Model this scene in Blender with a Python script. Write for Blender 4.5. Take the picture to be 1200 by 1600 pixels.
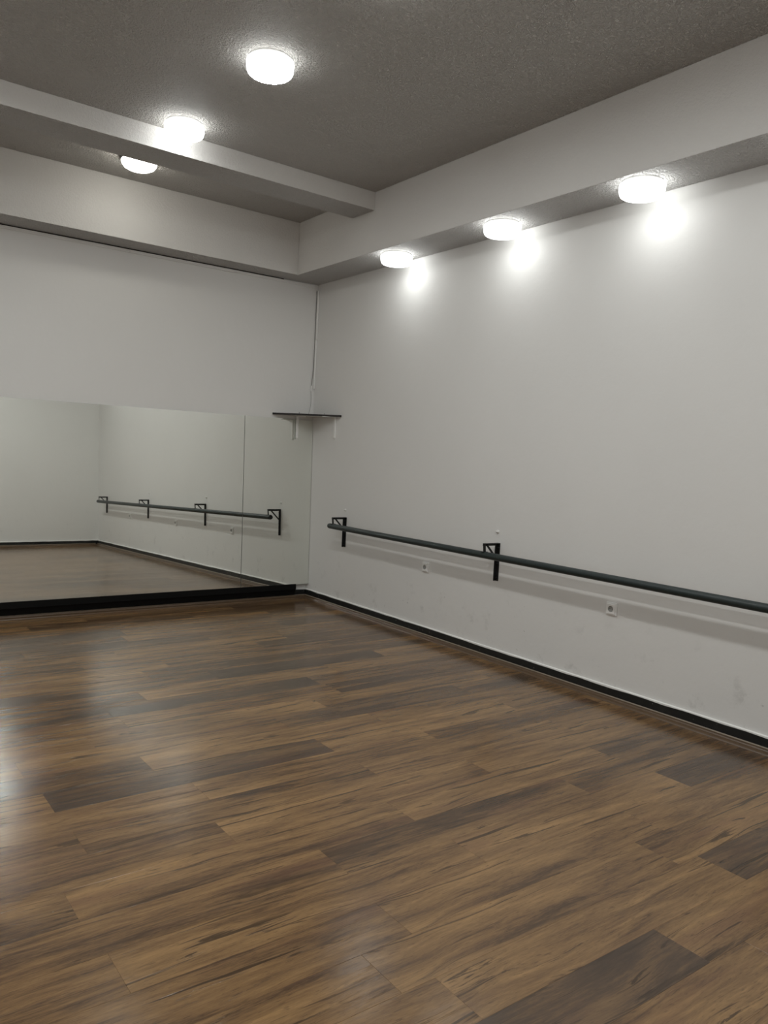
import bpy, bmesh, math, random
from mathutils import Vector, Matrix

# ------------------------------------------------------------------ clear
for o in list(bpy.data.objects):
    bpy.data.objects.remove(o, do_unlink=True)
SC = bpy.context.scene
COL = SC.collection
RNG = random.Random(11)

# ------------------------------------------------------------------ camera
# world: x=0 is the wall with the barre (room at x<0), y=0 the mirror wall (room at y<0), metres
cam_d = bpy.data.cameras.new('camera')
cam = bpy.data.objects.new('camera', cam_d)
COL.objects.link(cam)
R_ = Vector((0.803129, -0.5937, 0.050045)); U_ = Vector((0.002809, 0.087768, 0.996137)); F_ = Vector((0.595798, 0.799886, -0.072157))
cam.matrix_world = Matrix(((R_.x, U_.x, -F_.x, -4.1938), (R_.y, U_.y, -F_.y, -6.918), (R_.z, U_.z, -F_.z, 1.5), (0, 0, 0, 1)))
cam_d.sensor_fit = 'VERTICAL'; cam_d.sensor_height = 36.0; cam_d.sensor_width = 27.0
cam_d.lens = 1231.32 * 36.0 / 1600.0
cam_d.clip_start = 0.05
SC.camera = cam

# ------------------------------------------------------------------ world, exposure
w = bpy.data.worlds.new('world'); SC.world = w; w.use_nodes = True
w.node_tree.nodes['Background'].inputs[0].default_value = (0.01, 0.01, 0.012, 1)
w.node_tree.nodes['Background'].inputs[1].default_value = 0.2
SC.view_settings.view_transform = 'Standard'; SC.view_settings.look = 'None'
SC.view_settings.gamma = 1.0; SC.view_settings.use_curve_mapping = False
SC.view_settings.exposure = 0.54
LAMP = 60.0                                 # radiance of the drum diffusers' face
LAMP_SIDE = 3.4                             # their side wall passes much less of it
LAMP_BEAM = 8.0                            # weaker bulbs under the barre-side beam and beside the cross beam
LAMP_BEAM_SIDE = 4.2
LAMP_COL = (0.975, 1.0, 0.985)

# ------------------------------------------------------------------ room numbers
ZS = 3.1625      # underside of the beams along the walls
ZC = 3.648       # ceiling
ZM = 3.501       # underside of the cross beam
WR = 0.384       # width of the beam over the barre wall
YREAR = -7.676
XLEFT = -6.1
TW = math.tan(math.radians(-0.6005))        # mirror wall is not quite square to the barre wall
TB = math.tan(math.radians(0.7705))         # nor are the cross beams
TP = math.tan(math.radians(1.4507))         # mirrors lean back against the wall
def ywall(x): return TW * x
def ybeam(y, x): return y + TB * (x + WR)

# ------------------------------------------------------------------ helpers
def tag(o, label=None, cat=None, group=None, kind=None):
    if label: o['label'] = label
    if cat: o['category'] = cat
    if group: o['group'] = group
    if kind: o['kind'] = kind
    return o

def add_hexa(bm, p, mi=0):
    """p: 8 points, 4 bottom (ccw seen from above) then 4 top"""
    v = [bm.verts.new(q) for q in p]
    for f in ((3, 2, 1, 0), (4, 5, 6, 7), (0, 1, 5, 4), (1, 2, 6, 5), (2, 3, 7, 6), (3, 0, 4, 7)):
        bm.faces.new([v[i] for i in f]).material_index = mi
    return v

def add_box(bm, lo, hi, mi=0):
    x0, y0, z0 = lo; x1, y1, z1 = hi
    return add_hexa(bm, [(x0, y0, z0), (x1, y0, z0), (x1, y1, z0), (x0, y1, z0), (x0, y0, z1), (x1, y0, z1), (x1, y1, z1), (x0, y1, z1)], mi)

def add_bar(bm, a, b, wdt, thk, up=(0, 1, 0), mi=0):
    """a flat bar from a to b: wdt along `up`, thk across"""
    a = Vector(a); b = Vector(b); d = (b - a).normalized(); u = Vector(up)
    u = (u - d * u.dot(d)).normalized(); s = d.cross(u)
    u *= wdt / 2; s *= thk / 2
    add_hexa(bm, [a - u - s, a + u - s, a + u + s, a - u + s, b - u - s, b + u - s, b + u + s, b - u + s], mi)

def add_cyl(bm, a, b, r, n=24, r2=None, cap=True, mi=0):
    a = Vector(a); b = Vector(b); d = (b - a).normalized()
    u = d.orthogonal().normalized(); s = d.cross(u); r2 = r if r2 is None else r2
    A = [bm.verts.new(a + (u * math.cos(t) + s * math.sin(t)) * r) for t in [2 * math.pi * k / n for k in range(n)]]
    B = [bm.verts.new(b + (u * math.cos(t) + s * math.sin(t)) * r2) for t in [2 * math.pi * k / n for k in range(n)]]
    for k in range(n):
        f = bm.faces.new((A[k], A[(k + 1) % n], B[(k + 1) % n], B[k])); f.smooth = True; f.material_index = mi
    if cap:
        bm.faces.new(A[::-1]).material_index = mi; bm.faces.new(B).material_index = mi

def add_lathe(bm, prof, n=48, axis='z', org=(0, 0, 0), mi=0):
    """prof: (radius, height) pairs"""
    rings = []; org = Vector(org)
    for r, h in prof:
        ring = []
        for k in range(n):
            t = 2 * math.pi * k / n
            p = (r * math.cos(t), r * math.sin(t), h) if axis == 'z' else (h, r * math.cos(t), r * math.sin(t))
            ring.append(bm.verts.new(org + Vector(p)))
            if r < 1e-6: break
        rings.append(ring)
    for A, B in zip(rings, rings[1:]):
        for k in range(n):
            a0, a1 = A[k % len(A)], A[(k + 1) % len(A)]; b0, b1 = B[k % len(B)], B[(k + 1) % len(B)]
            vs = []
            for q in (a0, a1, b1, b0):
                if q not in vs: vs.append(q)
            if len(vs) > 2:
                f = bm.faces.new(vs); f.smooth = True; f.material_index = mi

def add_sweep(bm, prof, pts):
    """prof: 2D outline (out, up); pts: list of (origin, outdir) sections"""
    secs = [[bm.verts.new(Vector(o) + Vector(d) * a + Vector((0, 0, b))) for a, b in prof] for o, d in pts]
    n = len(prof)
    for A, B in zip(secs, secs[1:]):
        for k in range(n):
            bm.faces.new((A[k], A[(k + 1) % n], B[(k + 1) % n], B[k]))
    bm.faces.new(secs[0][::-1]); bm.faces.new(secs[-1])

def obj(name, bm, mats, parent=None, loc=None, bevel=0, seg=2):
    bmesh.ops.recalc_face_normals(bm, faces=bm.faces)
    me = bpy.data.meshes.new(name); bm.to_mesh(me); bm.free()
    for m in (mats if isinstance(mats, (list, tuple)) else [mats]): me.materials.append(m)
    o = bpy.data.objects.new(name, me); COL.objects.link(o)
    if parent: o.parent = parent
    if loc: o.location = loc
    if bevel:
        b = o.modifiers.new('bevel', 'BEVEL'); b.width = bevel; b.segments = seg; b.limit_method = 'ANGLE'
    return o

def box(name, lo, hi, mat, parent=None, bevel=0):
    bm = bmesh.new(); add_box(bm, lo, hi); return obj(name, bm, mat, parent, bevel=bevel)

def empty(name, loc=(0, 0, 0), rz=0):
    o = bpy.data.objects.new(name, None); COL.objects.link(o); o.location = loc; o.rotation_euler = (0, 0, rz)
    o.empty_display_size = 0.1
    return o

def copy_tree(o, parent=None):
    c = o.copy(); COL.objects.link(c)
    c.parent = parent
    for ch in list(o.children): copy_tree(ch, c)
    return c

# ------------------------------------------------------------------ materials
class NT:
    def __init__(s, name):
        s.m = bpy.data.materials.new(name); s.m.use_nodes = True; s.t = s.m.node_tree
        s.b = s.t.nodes['Principled BSDF']
    def n(s, typ, **kw):
        d = s.t.nodes.new(typ)
        for k, v in kw.items(): setattr(d, k, v)
        return d
    def put(s, sock, v):
        if isinstance(v, bpy.types.NodeSocket): s.t.links.new(v, sock)
        elif v is not None:
            if hasattr(sock.default_value, '__len__') and len(sock.default_value) == 4 and len(v) == 3: v = (*v, 1)
            sock.default_value = v
    def set(s, **kw):
        for k, v in kw.items(): s.put(s.b.inputs[k.replace('_', ' ')], v)
    def math(s, op, a, b=None, clamp=False):
        d = s.n('ShaderNodeMath', operation=op, use_clamp=clamp); s.put(d.inputs[0], a)
        if b is not None: s.put(d.inputs[1], b)
        return d.outputs[0]
    def vmath(s, op, a, b):
        d = s.n('ShaderNodeVectorMath', operation=op); s.put(d.inputs[0], a); s.put(d.inputs[1], b); return d.outputs[0]
    def noise(s, vec, scale, detail=4, rough=.55, dist=0, lac=2.0):
        d = s.n('ShaderNodeTexNoise'); s.put(d.inputs['Vector'], vec)
        d.inputs['Scale'].default_value = scale; d.inputs['Detail'].default_value = detail
        d.inputs['Roughness'].default_value = rough; d.inputs['Distortion'].default_value = dist; d.inputs['Lacunarity'].default_value = lac
        return d.outputs['Fac']
    def ramp(s, fac, a, b, lo=0., hi=1.):
        d = s.n('ShaderNodeMapRange'); d.clamp = True; d.interpolation_type = 'SMOOTHSTEP'
        s.put(d.inputs[0], fac); s.put(d.inputs[1], a); s.put(d.inputs[2], b); s.put(d.inputs[3], lo); s.put(d.inputs[4], hi)
        return d.outputs[0]
    def mix(s, fac, a, b, blend='MIX'):
        d = s.n('ShaderNodeMix', data_type='RGBA', blend_type=blend); s.put(d.inputs[0], fac); s.put(d.inputs[6], a); s.put(d.inputs[7], b)
        return d.outputs[2]
    def bump(s, h, strength, dist, normal=None):
        d = s.n('ShaderNodeBump'); d.inputs['Strength'].default_value = strength; d.inputs['Distance'].default_value = dist
        s.put(d.inputs['Height'], h)
        if normal is not None: s.put(d.inputs['Normal'], normal)
        return d.outputs[0]
    def pos(s): return s.n('ShaderNodeNewGeometry').outputs['Position']
    def xyz(s, v): d = s.n('ShaderNodeSeparateXYZ'); s.put(d.inputs[0], v); return d.outputs

def plain(name, col, rough=.5, metal=0, spec=.5, vary=.06, scale=30):
    k = NT(name); f = k.noise(k.pos(), scale, 3)
    k.set(Base_Color=k.mix(f, tuple(c * (1 - vary) for c in col), tuple(min(1, c * (1 + vary)) for c in col)), Roughness=rough, Metallic=metal)
    k.b.inputs['Specular IOR Level'].default_value = spec
    return k.m

def wall_paint(name, col, grime=1.0):
    k = NT(name); p = k.pos(); z = k.xyz(p)[2]
    c = k.mix(k.noise(p, 1.3, 3), tuple(x * .965 for x in col), tuple(min(1, x * 1.02) for x in col))
    # scuffs low on the wall: knocks, dust and flaking, thinning out upwards
    low = k.ramp(z, 0.05, 0.75, 1, 0)
    blot = k.ramp(k.noise(p, 5.5, 6, .68), .56, .72)
    speck = k.ramp(k.noise(p, 34, 2, .5), .68, .74)
    clus = k.ramp(k.noise(p, 2.2, 2), .5, .66)
    g = k.math('MULTIPLY', k.math('ADD', k.math('MULTIPLY', blot, .3), k.math('MULTIPLY', k.math('MULTIPLY', speck, clus), .7)), low)
    c = k.mix(k.math('MULTIPLY', g, grime), c, (.30, .29, .27))
    k.set(Base_Color=c, Roughness=.62)
    k.b.inputs['Specular IOR Level'].default_value = .35
    h = k.math('ADD', k.math('MULTIPLY', k.noise(p, 9, 3), .8), k.math('MULTIPLY', k.noise(p, 130, 3), .10))
    k.set(Normal=k.bump(h, .25, .01))
    return k.m

def ceiling_plaster(name, col, amount):
    k = NT(name); p = k.pos()
    c = k.mix(k.noise(p, 1.5, 3), tuple(x * .96 for x in col), tuple(x * 1.03 for x in col))
    k.set(Base_Color=c, Roughness=.6); k.b.inputs['Specular IOR Level'].default_value = .3
    a = k.ramp(k.noise(p, 62, 3, .55, .6), .40, .66)
    b = k.ramp(k.noise(p, 150, 2, .5), .42, .7)
    k.set(Normal=k.bump(k.math('ADD', a, k.math('MULTIPLY', b, .35)), amount, .02))
    return k.m

def black_paint(name):
    k = NT(name); p = k.pos(); z = k.xyz(p)[2]
    sp = k.ramp(k.noise(p, 48, 2), .71, .75)
    dust = k.ramp(k.noise(p, 12, 5, .65), .5, .8, 0, .25)
    c = k.mix(dust, (.0085, .010, .0105), (.05, .05, .047)); c = k.mix(k.math('MULTIPLY', sp, .6), c, (.42, .41, .38))
    k.set(Base_Color=c, Roughness=.38)
    return k.m

def wood_floor():
    k = NT('laminate_oak')
    o = k.n('ShaderNodeTexCoord').outputs['Object']
    at = k.n('ShaderNodeAttribute', attribute_type='OBJECT', attribute_name='seed').outputs['Fac']
    tn = k.n('ShaderNodeAttribute', attribute_type='OBJECT', attribute_name='tone').outputs['Fac']
    cb = k.n('ShaderNodeCombineXYZ'); k.put(cb.inputs[0], k.math('MULTIPLY', at, 7.31)); k.put(cb.inputs[1], k.math('MULTIPLY', at, 3.17)); k.put(cb.inputs[2], at)
    v = k.vmath('ADD', o, cb.outputs[0])
    # slow wander so that the grain is not ruler straight
    wn = k.n('ShaderNodeTexNoise'); k.put(wn.inputs['Vector'], k.vmath('MULTIPLY', v, (1.6, 5, 1))); wn.inputs['Scale'].default_value = 1.0; wn.inputs['Detail'].default_value = 2
    wv = k.vmath('MULTIPLY', k.vmath('SUBTRACT', wn.outputs['Color'], (.5, .5, .5)), (0.0, .075, 0))
    vw = k.vmath('ADD', v, wv)
    def st(sx, sy, det=4, rough=.6, dist=0, base=None):
        return k.noise(k.vmath('MULTIPLY', base or vw, (sx, sy, 1)), 1.0, det, rough, dist)
    patch = st(1.25, 7.0, 3, .5, .35)
    band = st(2.0, 22, 6, .66, .35)
    grain = st(9, 120, 5, .7)
    fine = st(34, 300, 3, .7)
    cr = st(2.6, 27, 6, .66, .8)
    pore = st(26, 210, 2, .5)
    red = st(1.3, 9, 3, .5, 0, k.vmath('ADD', v, (13.1, 4.7, 0)))
    t = k.math('ADD', k.math('MULTIPLY', k.math('SUBTRACT', patch, .5), 1.25), k.math('MULTIPLY', k.math('SUBTRACT', band, .5), 1.25))
    t = k.math('ADD', t, k.math('MULTIPLY', k.math('SUBTRACT', grain, .5), .6))
    t = k.math('ADD', t, k.math('MULTIPLY', k.math('SUBTRACT', fine, .5), .4))
    t = k.math('ADD', t, k.math('MULTIPLY', tn, .26))
    t = k.math('ADD', t, .55)
    rp = k.n('ShaderNodeValToRGB'); k.put(rp.inputs[0], t)
    e = rp.color_ramp.elements
    e[0].position = .05; e[0].color = (.052, .033, .022, 1)
    e[1].position = .95; e[1].color = (.320, .190, .085, 1)
    for ps, c in ((.30, (.100, .060, .034)), (.52, (.184, .107, .051)), (.74, (.252, .150, .069))):
        n_ = e.new(ps); n_.color = (*c, 1)
    c = rp.outputs[0]
    c = k.mix(k.ramp(red, .52, .75, 0, .45), c, (.150, .076, .046))
    # dark boards lean to grey
    c = k.mix(k.ramp(tn, -.15, -.9, 0, .38), c, (.088, .064, .048))
    cr2 = k.ramp(st(1.05, 36, 4, .6, .5, k.vmath('ADD', vw, (5.3, 1.9, 0))), .60, .655)
    crack = k.math('MULTIPLY', k.math('MAXIMUM', k.ramp(cr, .585, .65), cr2), k.ramp(patch, .35, .6, .4, 1))
    c = k.mix(k.ramp(pore, .60, .72, 0, .45), c, (.06, .036, .022))
    c = k.mix(k.math('MULTIPLY', crack, .78), c, (.032, .021, .014))
    k.set(Base_Color=c, Roughness=k.ramp(grain, .2, .8, .13, .21))
    k.b.inputs['Specular IOR Level'].default_value = .42
    h = k.math('ADD', k.math('MULTIPLY', grain, .6), k.math('ADD', k.math('MULTIPLY', fine, .35), k.math('MULTIPLY', crack, -.6)))
    big = k.noise(k.vmath('MULTIPLY', k.pos(), (3.0, 7.0, 1)), 1.0, 2)
    k.set(Normal=k.bump(h, .22, .0016, k.bump(big, .05, .02)))
    return k.m

M = {}
M['wall'] = wall_paint('white_wall_paint', (.80, .792, .775))
M['beam'] = ceiling_plaster('beam_plaster', (.80, .785, .765), .2)
M['ceil'] = ceiling_plaster('stippled_ceiling_plaster', (.83, .80, .765), 1.0)
M['black'] = black_paint('black_skirting_paint')
M['wood'] = wood_floor()
M['sub'] = plain('dark_subfloor', (.03, .02, .014), .8)  # dark slab under the boards, showing through their joints
M['trim'] = plain('brown_trim_foil', (.105, .065, .036), .33, scale=14, vary=.25)
M['trim_light'] = plain('trim_highlight', (.26, .215, .165), .4, scale=20, vary=.2)  # paler, greyer brown: the lit highlight on the trim, put into colour
M['white'] = plain('white_plastic', (.88, .875, .86), .35, vary=.02)
M['white_paint'] = plain('white_gloss_edge', (.86, .855, .83), .4, vary=.04)
M['mirror_edge'] = plain('glass_edge', (.10, .12, .10), .3)
M['dark'] = plain('dark_recess', (.02, .02, .02), .6)
M['metal'] = plain('black_bracket_enamel', (.007, .0075, .0075), .6, vary=.15)
M['rail'] = plain('dark_green_rail_enamel', (.015, .025, .025), .45, vary=.12, scale=9)
M['shelf_top'] = plain('dark_brown_laminate', (.014, .010, .009), .5)
M['shelf_under'] = plain('pale_board', (.52, .50, .47), .6)
M['cable'] = plain('grey_cable', (.22, .21, .20), .5)
M['dkcable'] = plain('dark_cable', (.02, .014, .012), .5)
M['ledge'] = plain('matt_black_board', (.0035, .0035, .0035), .75, spec=.2)
M['steel'] = plain('steel', (.45, .45, .44), .35, metal=.8)
def mirror_mat():
    k = NT('mirror_silver'); f = k.noise(k.pos(), 2.0, 2)
    k.set(Base_Color=k.mix(f, (.885, .905, .86), (.895, .91, .87)), Metallic=1.0, Roughness=.012)
    return k.m
M['mirror'] = mirror_mat()
def lamp_mat(name, col, s):
    k = NT(name)
    k.set(Base_Color=(.85, .85, .83), Roughness=.35)
    f = k.noise(k.pos(), 6, 2)
    k.put(k.b.inputs['Emission Color'], k.mix(f, tuple(c * .98 for c in col), col)); k.b.inputs['Emission Strength'].default_value = s
    return k.m
M['lamp'] = lamp_mat('lit_opal_diffuser', LAMP_COL, LAMP)
M['lamp_side'] = lamp_mat('lit_opal_side', LAMP_COL, LAMP_SIDE)
M['beam_lamp'] = lamp_mat('lit_opal_diffuser_weak', LAMP_COL, LAMP_BEAM)
M['beam_lamp_side'] = lamp_mat('lit_opal_side_weak', LAMP_COL, LAMP_BEAM_SIDE)
M['lamp_dome'] = lamp_mat('lit_glass_dome', (1.0, .98, .88), 9.0)

# ================================================================== SETTING
# ---- floor: slab + every laminate board
floor = box('floor', (XLEFT, YREAR, -.06), (0, .09, -.0095), M['sub']); tag(floor, 'glossy brown oak-look laminate floor', kind='structure')
PW, PL = .2, 1.34
JOINT = {-8: -2.75, -5: -2.2, -4: -1.62, 0: -2.388, 1: -.67, 2: -2.56, 3: -2.822, 6: -2.06, 7: -2.888, 8: -2.031, 9: -2.792, 11: -2.86, 12: -3.493,
         13: -2.618, 14: -3.470, 15: -2.645, 17: -2.72, 18: -1.955}
TONE = [(0, -2.2, -.3), (1, -2.3, -.5), (1, -1.2, -.8), (2, -2.2, .6), (2, -1.0, .3), (3, -2.4, -.75), (3, -3.1, -.6), (2, -3.0, -.25), (0, -2.6, .4),
        (-4, -1.9, -.5), (-8, -2.4, -.4), (-8, -3.0, .2), (6, -1.3, -.7), (6, -.4, -.6), (4, -2.2, .2), (5, -2.0, .3), (5, -.6, -.1), (8, -1.2, .35), (13, -.5, -.9), (14, -.3, -.8),
        (13, -1.2, -.35), (14, -1.5, .4), (9, -1.2, .3), (9, -2.2, .3), (10, -2., .2), (10, -.8, .2), (8, -2.7, -.95), (8, -3.6, .4), (7, -3.2, -.7), (7, -2.0, .3), (17, -.9, -.8), (18, -2.3, -1.0),
        (17, -2.0, .35), (17, -3.2, .1), (12, -2.6, .25), (11, -2.2, .15), (11, -3.2, .1), (13, -2.2, -.35), (13, -3.2, .15), (14, -3.0, .15), (15, -3.2, 0), (15, -2.0, .15),
        (16, -2.2, .1), (16, -.8, .1), (7, -.8, .05), (9, -.4, -.1), (12, -1.6, .2), (18, -1.2, -.2), (19, -2, .3)]
def board_mesh(L, W):
    bm = bmesh.new(); c = .0006; t = .0095
    lo = [(0, 0), (L, 0), (L, W), (0, W)]; ti = [(c, c), (L - c, c), (L - c, W - c), (c, W - c)]
    B = [bm.verts.new((x, y, -t)) for x, y in lo]; S = [bm.verts.new((x, y, -c)) for x, y in lo]; T = [bm.verts.new((x, y, 0)) for x, y in ti]
    bm.faces.new(T); bm.faces.new(B[::-1])
    for k in range(4):
        j = (k + 1) % 4
        bm.faces.new((B[k], B[j], S[j], S[k])); bm.faces.new((S[k], S[j], T[j], T[k]))
    bmesh.ops.recalc_face_normals(bm, faces=bm.faces)
    me = bpy.data.meshes.new('plank'); bm.to_mesh(me); bm.free(); me.materials.append(M['wood']); return me
BMESH = {}
def board(L, W):
    k = (round(L, 3), round(W, 3))
    if k not in BMESH: BMESH[k] = board_mesh(*k)
    return BMESH[k]
for row in range(-10, 29):
    y1 = -1.9 - PW * row; y0 = y1 - PW
    y1 = min(y1, .02); y0 = max(y0, YREAR + .01)
    if y1 - y0 < .02: continue
    j = JOINT.get(row, None)
    if j is None: j = RNG.uniform(-PL, 0)
    j = j % PL - PL                             # first joint left of the wall
    xs = [-.008]
    while j > XLEFT + .05: xs.append(j); j -= PL
    xs.append(XLEFT + .008)
    for b, a in zip(xs, xs[1:]):
        if b - a < .02: continue
        o = bpy.data.objects.new('plank', board(b - a - .0003, y1 - y0 - .0003)); COL.objects.link(o)
        o.location = (a, y0, 0); o.parent = floor
        tone = RNG.uniform(-.55, .45)
        for r, x, tv in TONE:
            if r == row and a < x < b: tone = tv
        o['tone'] = tone; o['seed'] = RNG.uniform(0, 9)

# ---- walls
def quad_prism(name, xy, z0, z1, mat, parent=None, bevel=0):
    bm = bmesh.new(); add_hexa(bm, [(x, y, z0) for x, y in xy] + [(x, y, z1) for x, y in xy]); return obj(name, bm, mat, parent, bevel=bevel)
def struct(o, label): return tag(o, label, kind='structure')
struct(box('wall_right', (0, YREAR - .15, -.06), (.15, .2, ZC + .1), M['wall']), 'white painted wall that carries the ballet barre')
struct(quad_prism('wall_back', [(XLEFT - .1, ywall(XLEFT - .1)), (0, 0), (0, .15), (XLEFT - .1, .22)], -.06, ZC + .1, M['wall']), 'white painted end wall behind the mirrors')
struct(box('wall_rear', (XLEFT - .15, YREAR - .15, -.06), (0, YREAR, ZC + .1), M['wall']), 'white painted rear wall seen in the mirror')
struct(box('wall_left', (XLEFT - .15, YREAR, -.06), (XLEFT, ywall(XLEFT) , ZC + .1), M['wall']), 'white painted side wall opposite the barre')

# ---- ceiling and its beams
ceil = struct(box('ceiling', (XLEFT, YREAR, ZC), (0, .09, ZC + .1), M['ceil']), 'grey stippled plaster ceiling with dropped beams')
def beam(xy, z0, lab):
    bm = bmesh.new(); add_hexa(bm, [(x, y, z0) for x, y in xy] + [(x, y, ZC) for x, y in xy])
    bmesh.ops.recalc_face_normals(bm, faces=bm.faces)
    for f in bm.faces: f.material_index = 1 if f.normal.z < -.9 else 0
    o = obj('beam', bm, [M['beam'], M['soffit']], ceil, bevel=.004); tag(o, lab); return o
M['soffit'] = ceiling_plaster('stippled_beam_underside', (.84, .82, .80), 1.0)
beam([(-WR, YREAR), (0, YREAR), (0, 0), (-WR, ywall(-WR))], ZS, 'wide dropped beam with drum lights along the barre wall')
x0, x1 = XLEFT + WR, -WR
beam([(XLEFT, YREAR), (x0, YREAR), (x0, ywall(x0)), (XLEFT, ywall(XLEFT))], ZS, 'wide dropped beam along the left wall')
beam([(x0, ybeam(-.245, x0)), (x1, -.245), (x1, ywall(x1)), (x0, ywall(x0))], ZS, 'dropped beam above the mirror wall')
beam([(x0, ybeam(-1.466, x0)), (x1, -1.466), (x1, -1.146), (x0, ybeam(-1.146, x0))], ZM, 'shallow cross beam')

# ---- skirting: black painted board with white top edge, brown trim at its foot
def skirting(name, a, b, out, lab, z0=.028, z1=.086, t=.012):
    """a,b: ends on the wall face; out: unit vector into the room"""
    a = Vector((*a, 0)); b = Vector((*b, 0)); o = Vector((*out, 0))
    bm = bmesh.new(); p = [a, b, b + o * t, a + o * t]
    add_hexa(bm, [q + Vector((0, 0, z0 - .026)) for q in p] + [q + Vector((0, 0, z1)) for q in p])
    s = struct(obj(name, bm, M['black'], bevel=.002), lab)
    bm = bmesh.new(); n = 60; rr = random.Random(5)
    prof = lambda d: [(0, z1 - .0005), (t + .0012, z1 - .0005 - d), (t + .0012, z1 + .003), (t - .002, z1 + .0045), (0, z1 + .007)]
    secs = [(a.lerp(b, k / n), rr.uniform(.001, .0065)) for k in range(n + 1)]
    V = [[bm.verts.new(q + o * u + Vector((0, 0, h))) for u, h in prof(d)] for q, d in secs]
    for A, B in zip(V, V[1:]):
        for k in range(5): bm.faces.new((A[k], A[(k + 1) % 5], B[(k + 1) % 5], B[k]))
    bm.faces.new(V[0][::-1]); bm.faces.new(V[-1])
    obj('paint_edge', bm, M['white_paint'], s)
    return s
TRIMP = [(.010, .0), (.010, .030), (.016, .0315), (.022, .028), (.024, .020), (.028, .0145), (.038, .0125), (.044, .0105), (.052, .007), (.056, .001), (.056, .0)]
def trim(name, a, b, out, lab):
    a = Vector((*a, 0)); b = Vector((*b, 0)); o = Vector((*out, 0))
    bm = bmesh.new(); add_sweep(bm, TRIMP, [(a, o), (b, o)])
    bmesh.ops.recalc_face_normals(bm, faces=bm.faces)
    t = struct(obj(name, bm, M['trim']), lab)
    bm = bmesh.new(); add_sweep(bm, [(.011, .0303), (.011, .0322), (.017, .0328), (.0225, .0287), (.0218, .0276), (.016, .0312)], [(a, o), (b, o)])
    obj('edge_highlight', bm, M['trim_light'], t)  # pale strip paints the highlight along the top of the trim
    return t
xl = XLEFT
skirting('baseboard_right', (0, YREAR), (0, 0), (-1, 0), 'black painted skirting with white top edge below the barre')
trim('trim_1', (0, YREAR + .012), (0, -.012), (-1, 0), 'brown floor trim along the barre wall')
skirting('baseboard_back', (xl, ywall(xl)), (-.012, ywall(-.012)), (0, -1), 'black painted skirting below the mirrors')
trim('trim_2', (xl + .05, ywall(xl + .05)), (-.012, ywall(-.012)), (0, -1), 'brown floor trim along the mirror wall')
skirting('baseboard_rear', (xl, YREAR), (-.012, YREAR), (0, 1), 'black painted skirting along the rear wall')
trim('trim_3', (xl + .05, YREAR), (-.05, YREAR), (0, 1), 'brown floor trim along the rear wall')
skirting('baseboard_left', (xl, ywall(xl) - .012), (xl, YREAR + .012), (1, 0), 'black painted skirting along the left wall')

# ================================================================== THINGS
# ---- mirrors, standing on a black ledge and leaning back
ZMB, ZMT = .1452, 1.8098
def ymir(x, z): return ywall(x) - .0504 + (z - ZMB) * TP        # front face
def mirror(x0, x1, lab):
    bm = bmesh.new(); t = .0045
    p = [(x, ymir(x, z) + d, z) for z in (ZMB, ZMT) for x, d in ((x0, 0), (x1, 0), (x1, t), (x0, t))]
    v = add_hexa(bm, p)
    bmesh.ops.recalc_face_normals(bm, faces=bm.faces)
    for f in bm.faces: f.material_index = 0 if f.normal.y < -.9 else 1
    c = Vector(((x0 + x1) / 2, ymir((x0 + x1) / 2, ZMB), ZMB))
    for q in bm.verts: q.co -= c
    return tag(obj('wall_mirror', bm, [M['mirror'], M['mirror_edge']], loc=c), lab, 'mirror', 'frameless wall mirrors')
mirror(-.7555, -.0035, 'narrow frameless wall mirror in the corner under the small shelf')
mirror(-3.45, -.7605, 'wide frameless wall mirror left of the thin vertical joint')
mirror(-5.65, -3.455, 'frameless wall mirror furthest from the barre wall, outside the view')
xa, xb = -5.7, -.147
led = empty('mirror_ledge', (xb, ywall(xb), 0))
def led_part(name, prof, m):
    bm = bmesh.new()
    secs = [[bm.verts.new((x - xb, ywall(x) - ywall(xb) + y, z)) for y, z in prof] for x in (xa, xb)]
    n = len(prof)
    for k in range(n): bm.faces.new((secs[0][k], secs[0][(k + 1) % n], secs[1][(k + 1) % n], secs[1][k]))
    bm.faces.new(secs[0][::-1]); bm.faces.new(secs[1])
    return obj(name, bm, m, led, bevel=.0015)
led_part('support_board', [(-.0125, .036), (-.030, .036), (-.050, .095), (-.050, .1448), (-.0005, .1448), (-.0005, .094), (-.0125, .094)], M['ledge'])
led_part('front_lip', [(-.0522, .094), (-.060, .094), (-.060, .1495), (-.0522, .1495)], M['ledge'])
tag(led, 'long black ledge holding the bottom edge of the mirrors', 'ledge')

# ---- ballet barre
YB = [-.685, -2.743, -4.955, -7.112]
bar = empty('ballet_barre', (0, -3.9, 0))
tag(bar, 'long dark green ballet barre on black triangular brackets along white wall', 'ballet barre')
BX, BZ, BR = -.146, .803, .0255
def barre_z(y): return BZ + .004
bm = bmesh.new(); y_a, y_b = -.628 + 3.9, -7.19 + 3.9
add_lathe(bm, [(0, 0), (BR - .006, 0), (BR - .0015, .0015), (BR, .006), (BR, 6.556), (BR - .0015, 6.5605), (BR - .006, 6.562), (0, 6.562)], 28, 'z')
rail = obj('rail', bm, M['rail'], bar); rail.rotation_euler = (math.radians(90), 0, 0); rail.location = (BX, y_a, BZ)
bm = bmesh.new(); add_cyl(bm, (0, 0, 0), (0, .003, 0), BR - .003, 24); obj('end_cap', bm, M['metal'], rail).matrix_parent_inverse = Matrix()
rail.children[0].rotation_euler = (math.radians(-90), 0, 0); rail.children[0].location = (0, 0, -.0032)
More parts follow.
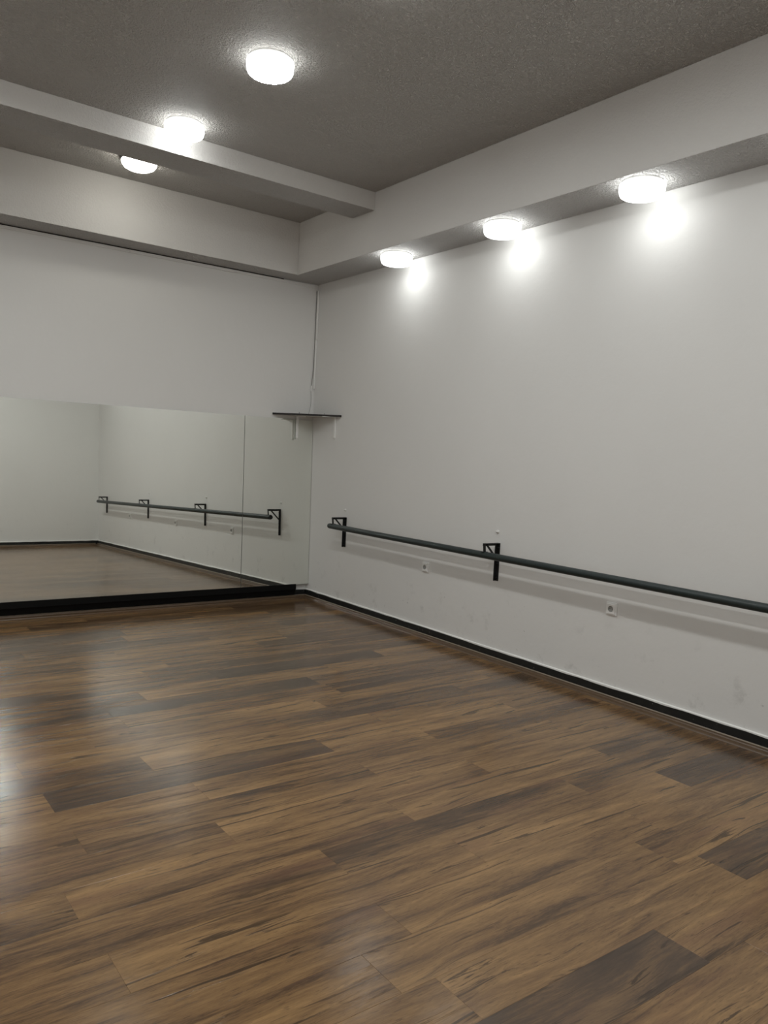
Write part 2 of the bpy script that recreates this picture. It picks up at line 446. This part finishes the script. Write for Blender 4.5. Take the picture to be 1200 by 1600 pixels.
def bracket():
    e = empty('bracket'); e.parent = bar
    bm = bmesh.new(); add_box(bm, (-.0045, -.015, .603), (-.0005, .015, .888)); add_box(bm, (-.026, .011, .603), (-.0045, .015, .888)); obj('upright', bm, M['metal'], e)
    bm = bmesh.new(); add_box(bm, (-.153, -.013, .884), (-.0045, .013, .888)); add_box(bm, (-.153, .009, .868), (-.026, .013, .884)); obj('arm', bm, M['metal'], e)
    bm = bmesh.new(); add_bar(bm, (-.118, .006, .876), (-.012, .006, .768), .010, .012); obj('brace', bm, M['metal'], e)
    bm = bmesh.new(); add_bar(bm, (-.150, 0, .886), (-.1445, 0, .826), .024, .005); add_bar(bm, (-.172, 0, .826), (-.120, 0, .8265), .024, .003); obj('hanger', bm, M['metal'], e)
    for z in (.853, .735, .628):
        bm = bmesh.new(); add_cyl(bm, (-.0045, -.003, z), (-.013, -.003, z), .0065, 6); add_cyl(bm, (-.013, -.003, z), (-.019, -.003, z), .0035, 10); obj('bolt', bm, M['metal'], e)
    return e
b0 = bracket()
for i, y in enumerate(YB):
    b = b0 if i == 0 else copy_tree(b0, bar)
    b.location = (0, y + 3.9, 0)

# ---- small painted-over pegs above the brackets
for (y, z, lab) in ((-.672, .957, 'tiny white painted peg in the wall above the barre end nearest the mirror'),
                    (-2.724, .970, 'tiny white painted peg in the wall above the second barre bracket from the corner'),
                    (-4.94, .985, 'tiny white painted peg above the third barre bracket, seen only in the mirror')):
    e = empty('wall_peg', (0, y, z)); tag(e, lab, 'peg', 'painted pegs above the barre')
    bm = bmesh.new(); add_lathe(bm, [(.015, 0), (.013, -.002), (.009, -.003), (.006, -.0035)], 16, 'x'); obj('plaster_collar', bm, M['wall'], e)
    bm = bmesh.new(); add_hexa(bm, [(-.017, -.012, -.002), (0, -.014, -.006), (0, .014, -.006), (-.017, .012, -.002), (-.018, -.012, .004), (0, -.014, .004), (0, .014, .004), (-.018, .012, .004)]); obj('peg_head', bm, M['white_paint'], e, bevel=.002)

# ---- sockets
def socket():
    e = empty('wall_socket')
    bm = bmesh.new(); add_box(bm, (-.010, -.0405, -.0405), (0, .0405, .0405)); obj('surround', bm, M['white'], e, bevel=.002)
    # cover with a round well
    bm = bmesh.new(); n = 40; R = .0195; s = .031
    out = []
    for k in range(n):
        t = 2 * math.pi * k / n; c, d = math.cos(t), math.sin(t); q = s / max(abs(c), abs(d)); out.append((c * q, d * q))
    O0 = [bm.verts.new((-.010, a, b)) for a, b in out]; O1 = [bm.verts.new((-.0175, a * .97, b * .97)) for a, b in out]
    I1 = [bm.verts.new((-.0175, R * math.cos(2 * math.pi * k / n), R * math.sin(2 * math.pi * k / n))) for k in range(n)]
    for k in range(n):
        j = (k + 1) % n
        bm.faces.new((O0[k], O0[j], O1[j], O1[k])); bm.faces.new((O1[k], O1[j], I1[j], I1[k]))
    cov = obj('cover', bm, M['white'], e)
    bm = bmesh.new(); add_lathe(bm, [(R, -.0175), (R - .0006, -.0105), (0, -.0105)], 40, 'x'); obj('well', bm, M['socket_well'], cov)
    for yy in (-.0095, .0095):
        bm = bmesh.new(); add_cyl(bm, (-.0104, yy, 0), (-.0109, yy, 0), .0028, 12); obj('pin_hole', bm, M['dark'], cov)
    for zz in (-.0178, .0178):
        bm = bmesh.new(); add_box(bm, (-.0165, -.003, zz - .0012), (-.0106, .003, zz + .0012)); obj('earth_clip', bm, M['steel'], cov)
    return e
M['socket_well'] = plain('socket_well_grey', (.42, .42, .40), .5)
s0 = socket()
for i, (y, z, lab) in enumerate(((-1.912, .5865, 'white wall socket under the barre between the first two brackets from the corner'),
                                 (-3.792, .5885, 'white wall socket under the barre, nearest to the camera of those in direct view'),
                                 (-5.83, .60, 'white wall socket under the barre seen only in the mirror, nearest the rear wall'))):
    s = s0 if i == 0 else copy_tree(s0)
    s.location = (0, y, z); tag(s, lab, 'wall socket', 'sockets below the barre')

# ---- drum lights
def drum(face, side):
    e = empty('ceiling_light')
    bm = bmesh.new(); add_lathe(bm, [(0, 0), (.119, 0), (.119, -.012), (.117, -.015), (0, -.015)], 56); obj('base_ring', bm, M['white'], e)
    bm = bmesh.new(); add_lathe(bm, [(0, -.0152), (.124, -.0152), (.1305, -.018), (.1318, -.024), (.1310, -.045), (.1285, -.066), (.123, -.078), (.113, -.0845), (.09, -.0872), (0, -.0885)], 56)
    bmesh.ops.recalc_face_normals(bm, faces=bm.faces)
    for f in bm.faces: f.material_index = 0 if f.normal.z < -.85 else 1
    obj('diffuser', bm, [M[face], M[side]], e)
    return e
LIGHTS = [(-.235, -3.966, ZS, 'lit white drum light under the barre-side beam, third from the corner'),
          (-.219, -2.807, ZS, 'lit white drum light under the barre-side beam, second from the corner'),
          (-.217, -1.577, ZS, 'lit white drum light under the barre-side beam, first from the corner'),
          (-2.097, -2.845, ZC, 'lit white drum light on the open ceiling, the larger one at the top'),
          (-2.114, -1.674, ZC, 'lit white drum light on the ceiling close in front of the cross beam'),
          (-2.12, -3.985, ZC, 'drum light just above the top edge of the photo on the ceiling')]
far = 'drum light further along the ceiling, outside the photo'
for y in (-5.15, -6.35): LIGHTS += [(-.23, y, ZS, far), (-2.12, y, ZC, far)]
for y in (-1.674, -2.845, -4.0, -5.15, -6.35): LIGHTS += [(-3.99, y, ZC, far)]
proto = {}
for x, y, z, lab in LIGHTS:
    k = 'weak' if x > -.5 or (x, y) == (-2.114, -1.674) else 'full'
    if k in proto: d = copy_tree(proto[k])
    else: d = proto[k] = drum('beam_lamp', 'beam_lamp_side') if k == 'weak' else drum('lamp', 'lamp_side')
    d.location = (x, y, z); tag(d, lab, 'ceiling light', 'round drum ceiling lights')

# older domed light in the bay between the beams
e = empty('ceiling_light', (-2.115, -.80, ZC)); tag(e, 'lit glass dome light with dark rim in the bay behind the cross beam', 'ceiling light')
bm = bmesh.new(); add_lathe(bm, [(0, 0), (.138, 0), (.142, -.006), (.142, -.02), (.136, -.024), (0, -.024)], 56); obj('rim', bm, M['metal'], e)
bm = bmesh.new(); add_lathe(bm, [(.128, -.022), (.131, -.03), (.127, -.048), (.112, -.068), (.085, -.082), (.045, -.090), (0, -.092)], 56); obj('dome', bm, M['lamp_dome'], e)
for t in (0.15, 2.25, 4.35):
    bm = bmesh.new(); c, s_ = math.cos(t), math.sin(t)
    add_bar(bm, (c * .139, s_ * .139, -.012), (c * .137, s_ * .137, -.046), .016, .006, up=(-s_, c, 0)); obj('clip', bm, M['metal'], e)

# ---- corner shelf
sh = empty('corner_shelf', (0, 0, 1.83)); tag(sh, 'small triangular corner shelf with dark edge on white brackets', 'shelf')
def tri(z0, z1, inset, cut):
    a = Vector((-.462 + inset, ywall(-.462) - .001)); b = Vector((-.001, -.527 + inset))
    P = [Vector((-.001, -.001)), a, a + Vector((0, -cut)), b + Vector((-cut, 0)), b]
    return P, z0, z1
def prism(name, P, z0, z1, mats, parent, under=None):
    bm = bmesh.new(); B = [bm.verts.new((q.x, q.y, z0)) for q in P]; T = [bm.verts.new((q.x, q.y, z1)) for q in P]; n = len(P)
    bm.faces.new(T); f = bm.faces.new(B[::-1]); 
    for k in range(n): bm.faces.new((B[k], B[(k + 1) % n], T[(k + 1) % n], T[k]))
    bmesh.ops.recalc_face_normals(bm, faces=bm.faces)
    for f in bm.faces: f.material_index = 1 if f.normal.z < -.9 else 0
    return obj(name, bm, mats, parent)
P, _, _ = tri(0, 0, 0, .02)
prism('board', P, .012, .030, [M['shelf_top'], M['shelf_under']], sh)
def lbr(name, at, along, drop):
    """white shelf angle: at = wall point under the board, along = unit into the room"""
    s_ = empty(name, at); s_.parent = sh
    ang = math.atan2(along[1], along[0]); s_.rotation_euler = (0, 0, ang)
    bm = bmesh.new(); add_box(bm, (.0, -.011, -drop), (.012, .011, -.002)); 
    v = add_hexa(bm, [(.0, -.006, -drop - .012), (.006, -.006, -drop - .012), (.006, .006, -drop - .012), (.0, .006, -drop - .012), (.0, -.011, -drop), (.012, -.011, -drop), (.012, .011, -drop), (.0, .011, -drop)])
    obj('leg', bm, M['white'], s_)
    bm = bmesh.new(); add_box(bm, (.0, -.011, -.002), (.15, .011, .002)); obj('arm', bm, M['white'], s_)
    return s_
lbr('shelf_bracket', (-.001, -.428, .010), (-1, 0), .198)
lbr('shelf_bracket', (-.197, -.024, .010), (0, -1), .215)
for x, y in ((-.26, -.17), (-.09, -.36)):
    bm = bmesh.new(); add_cyl(bm, (x, y, .030), (x, y, .046), .0028, 8); obj('screw', bm, M['cable'], sh)

# ---- cable trunking and cables in the corner
bm = bmesh.new()
def duct_seg(bm, a, b, wx, wy):
    a = Vector(a); b = Vector(b)
    add_hexa(bm, [b + Vector(q) for q in ((-wx, -wy, 0), (0, -wy, 0), (0, 0, 0), (-wx, 0, 0))] + [a + Vector(q) for q in ((-wx, -wy, 0), (0, -wy, 0), (0, 0, 0), (-wx, 0, 0))])
dc = empty('cable_duct', (0, 0, 2.13)); tag(dc, 'white plastic cable trunking running down the corner above the shelf', 'cable duct', 'white cable ducts')
bm = bmesh.new(); duct_seg(bm, (-.001, -.002, 3.105 - 2.13), (-.001, -.002, 2.62 - 2.13), .016, .024); obj('upper_length', bm, M['white'], dc, bevel=.0015)
bm = bmesh.new(); duct_seg(bm, (-.001, -.002, 2.617 - 2.13), (-.0015, -.002, 0), .018, .018); obj('lower_length', bm, M['white'], dc, bevel=.0015)
def tube(name, pts, r, mat, parent=None, cyc=False):
    cu = bpy.data.curves.new(name, 'CURVE'); cu.dimensions = '3D'; cu.bevel_depth = r; cu.bevel_resolution = 3; cu.use_fill_caps = True
    sp = cu.splines.new('BEZIER'); sp.bezier_points.add(len(pts) - 1)
    for p, q in zip(sp.bezier_points, pts): p.co = q; p.handle_left_type = p.handle_right_type = 'AUTO'
    dg = bpy.context.evaluated_depsgraph_get
    tmp = bpy.data.objects.new('tmp', cu); COL.objects.link(tmp)
    me = bpy.data.meshes.new_from_object(tmp.evaluated_get(dg())); bpy.data.objects.remove(tmp, do_unlink=True)
    me.materials.clear(); me.materials.append(mat)
    for p in me.polygons: p.use_smooth = True
    o = bpy.data.objects.new(name, me); COL.objects.link(o); o.parent = parent; return o
c1 = empty('power_cable', (-.02, -.012, 1.86)); tag(c1, 'thin grey cable dropping beside the corner trunking towards the shelf', 'cable')
L_ = lambda x, y, z: (x + .02, y + .012, z - 1.86)
tube('cord', [L_(-.020, -.006, 3.10), L_(-.0205, -.006, 2.7), L_(-.022, -.008, 2.42), L_(-.033, -.012, 2.25), L_(-.044, -.014, 2.16)], .0032, M['cable'], c1)
tube('loose_wire', [L_(-.044, -.014, 2.10), L_(-.040, -.014, 2.03), L_(-.050, -.03, 1.97), L_(-.085, -.06, 1.885), L_(-.095, -.07, 1.8625)], .0016, M['cable'], c1)
bm = bmesh.new(); add_box(bm, (-.006, -.006, -.028), (.006, .006, .028)); o = obj('connector', bm, M['white'], c1, bevel=.002); o.location = L_(-.044, -.014, 2.13)

# trunking and dark cable under the beam on the mirror wall
xd0, xd1 = -5.9, -.05
dh = empty('cable_duct', (xd1, ywall(xd1), ZS - .05)); tag(dh, 'thin white cable trunking running along the top of the mirror wall', 'cable duct', 'white cable ducts')
def strip(name, za, zb, d, m, parent, x0, x1, ox, oz):
    bm = bmesh.new(); p = [(x0 - ox, ywall(x0) - ywall(ox)), (x1 - ox, ywall(x1) - ywall(ox))]
    add_hexa(bm, [(p[0][0], p[0][1] - d, za - oz), (p[1][0], p[1][1] - d, za - oz), (p[1][0], p[1][1] - .0003, za - oz), (p[0][0], p[0][1] - .0003, za - oz),
                  (p[0][0], p[0][1] - d, zb - oz), (p[1][0], p[1][1] - d, zb - oz), (p[1][0], p[1][1] - .0003, zb - oz), (p[0][0], p[0][1] - .0003, zb - oz)])
    return obj(name, bm, m, parent, bevel=.0008)
xs = xd0
while xs < xd1 - .05:
    xe = min(xs + 2.0, xd1)
    strip('length', ZS - .034, ZS - .010, .012, M['white'], dh, xs, xe - .002, xd1, ZS - .05); xs = xe
k1 = empty('wall_cable', (-2.0, ywall(-2.0), ZS - .01)); tag(k1, 'dark thin cable tucked between the beam and the trunking on the mirror wall', 'cable')
def kz(x): return (x + 2.0, ywall(x) - ywall(-2.0) - .0085, .0055 + .0012 * math.sin(x * 5))
tube('cord', [kz(-5.8 + .3 * i) for i in range(19)], .0036, M['dkcable'], k1)
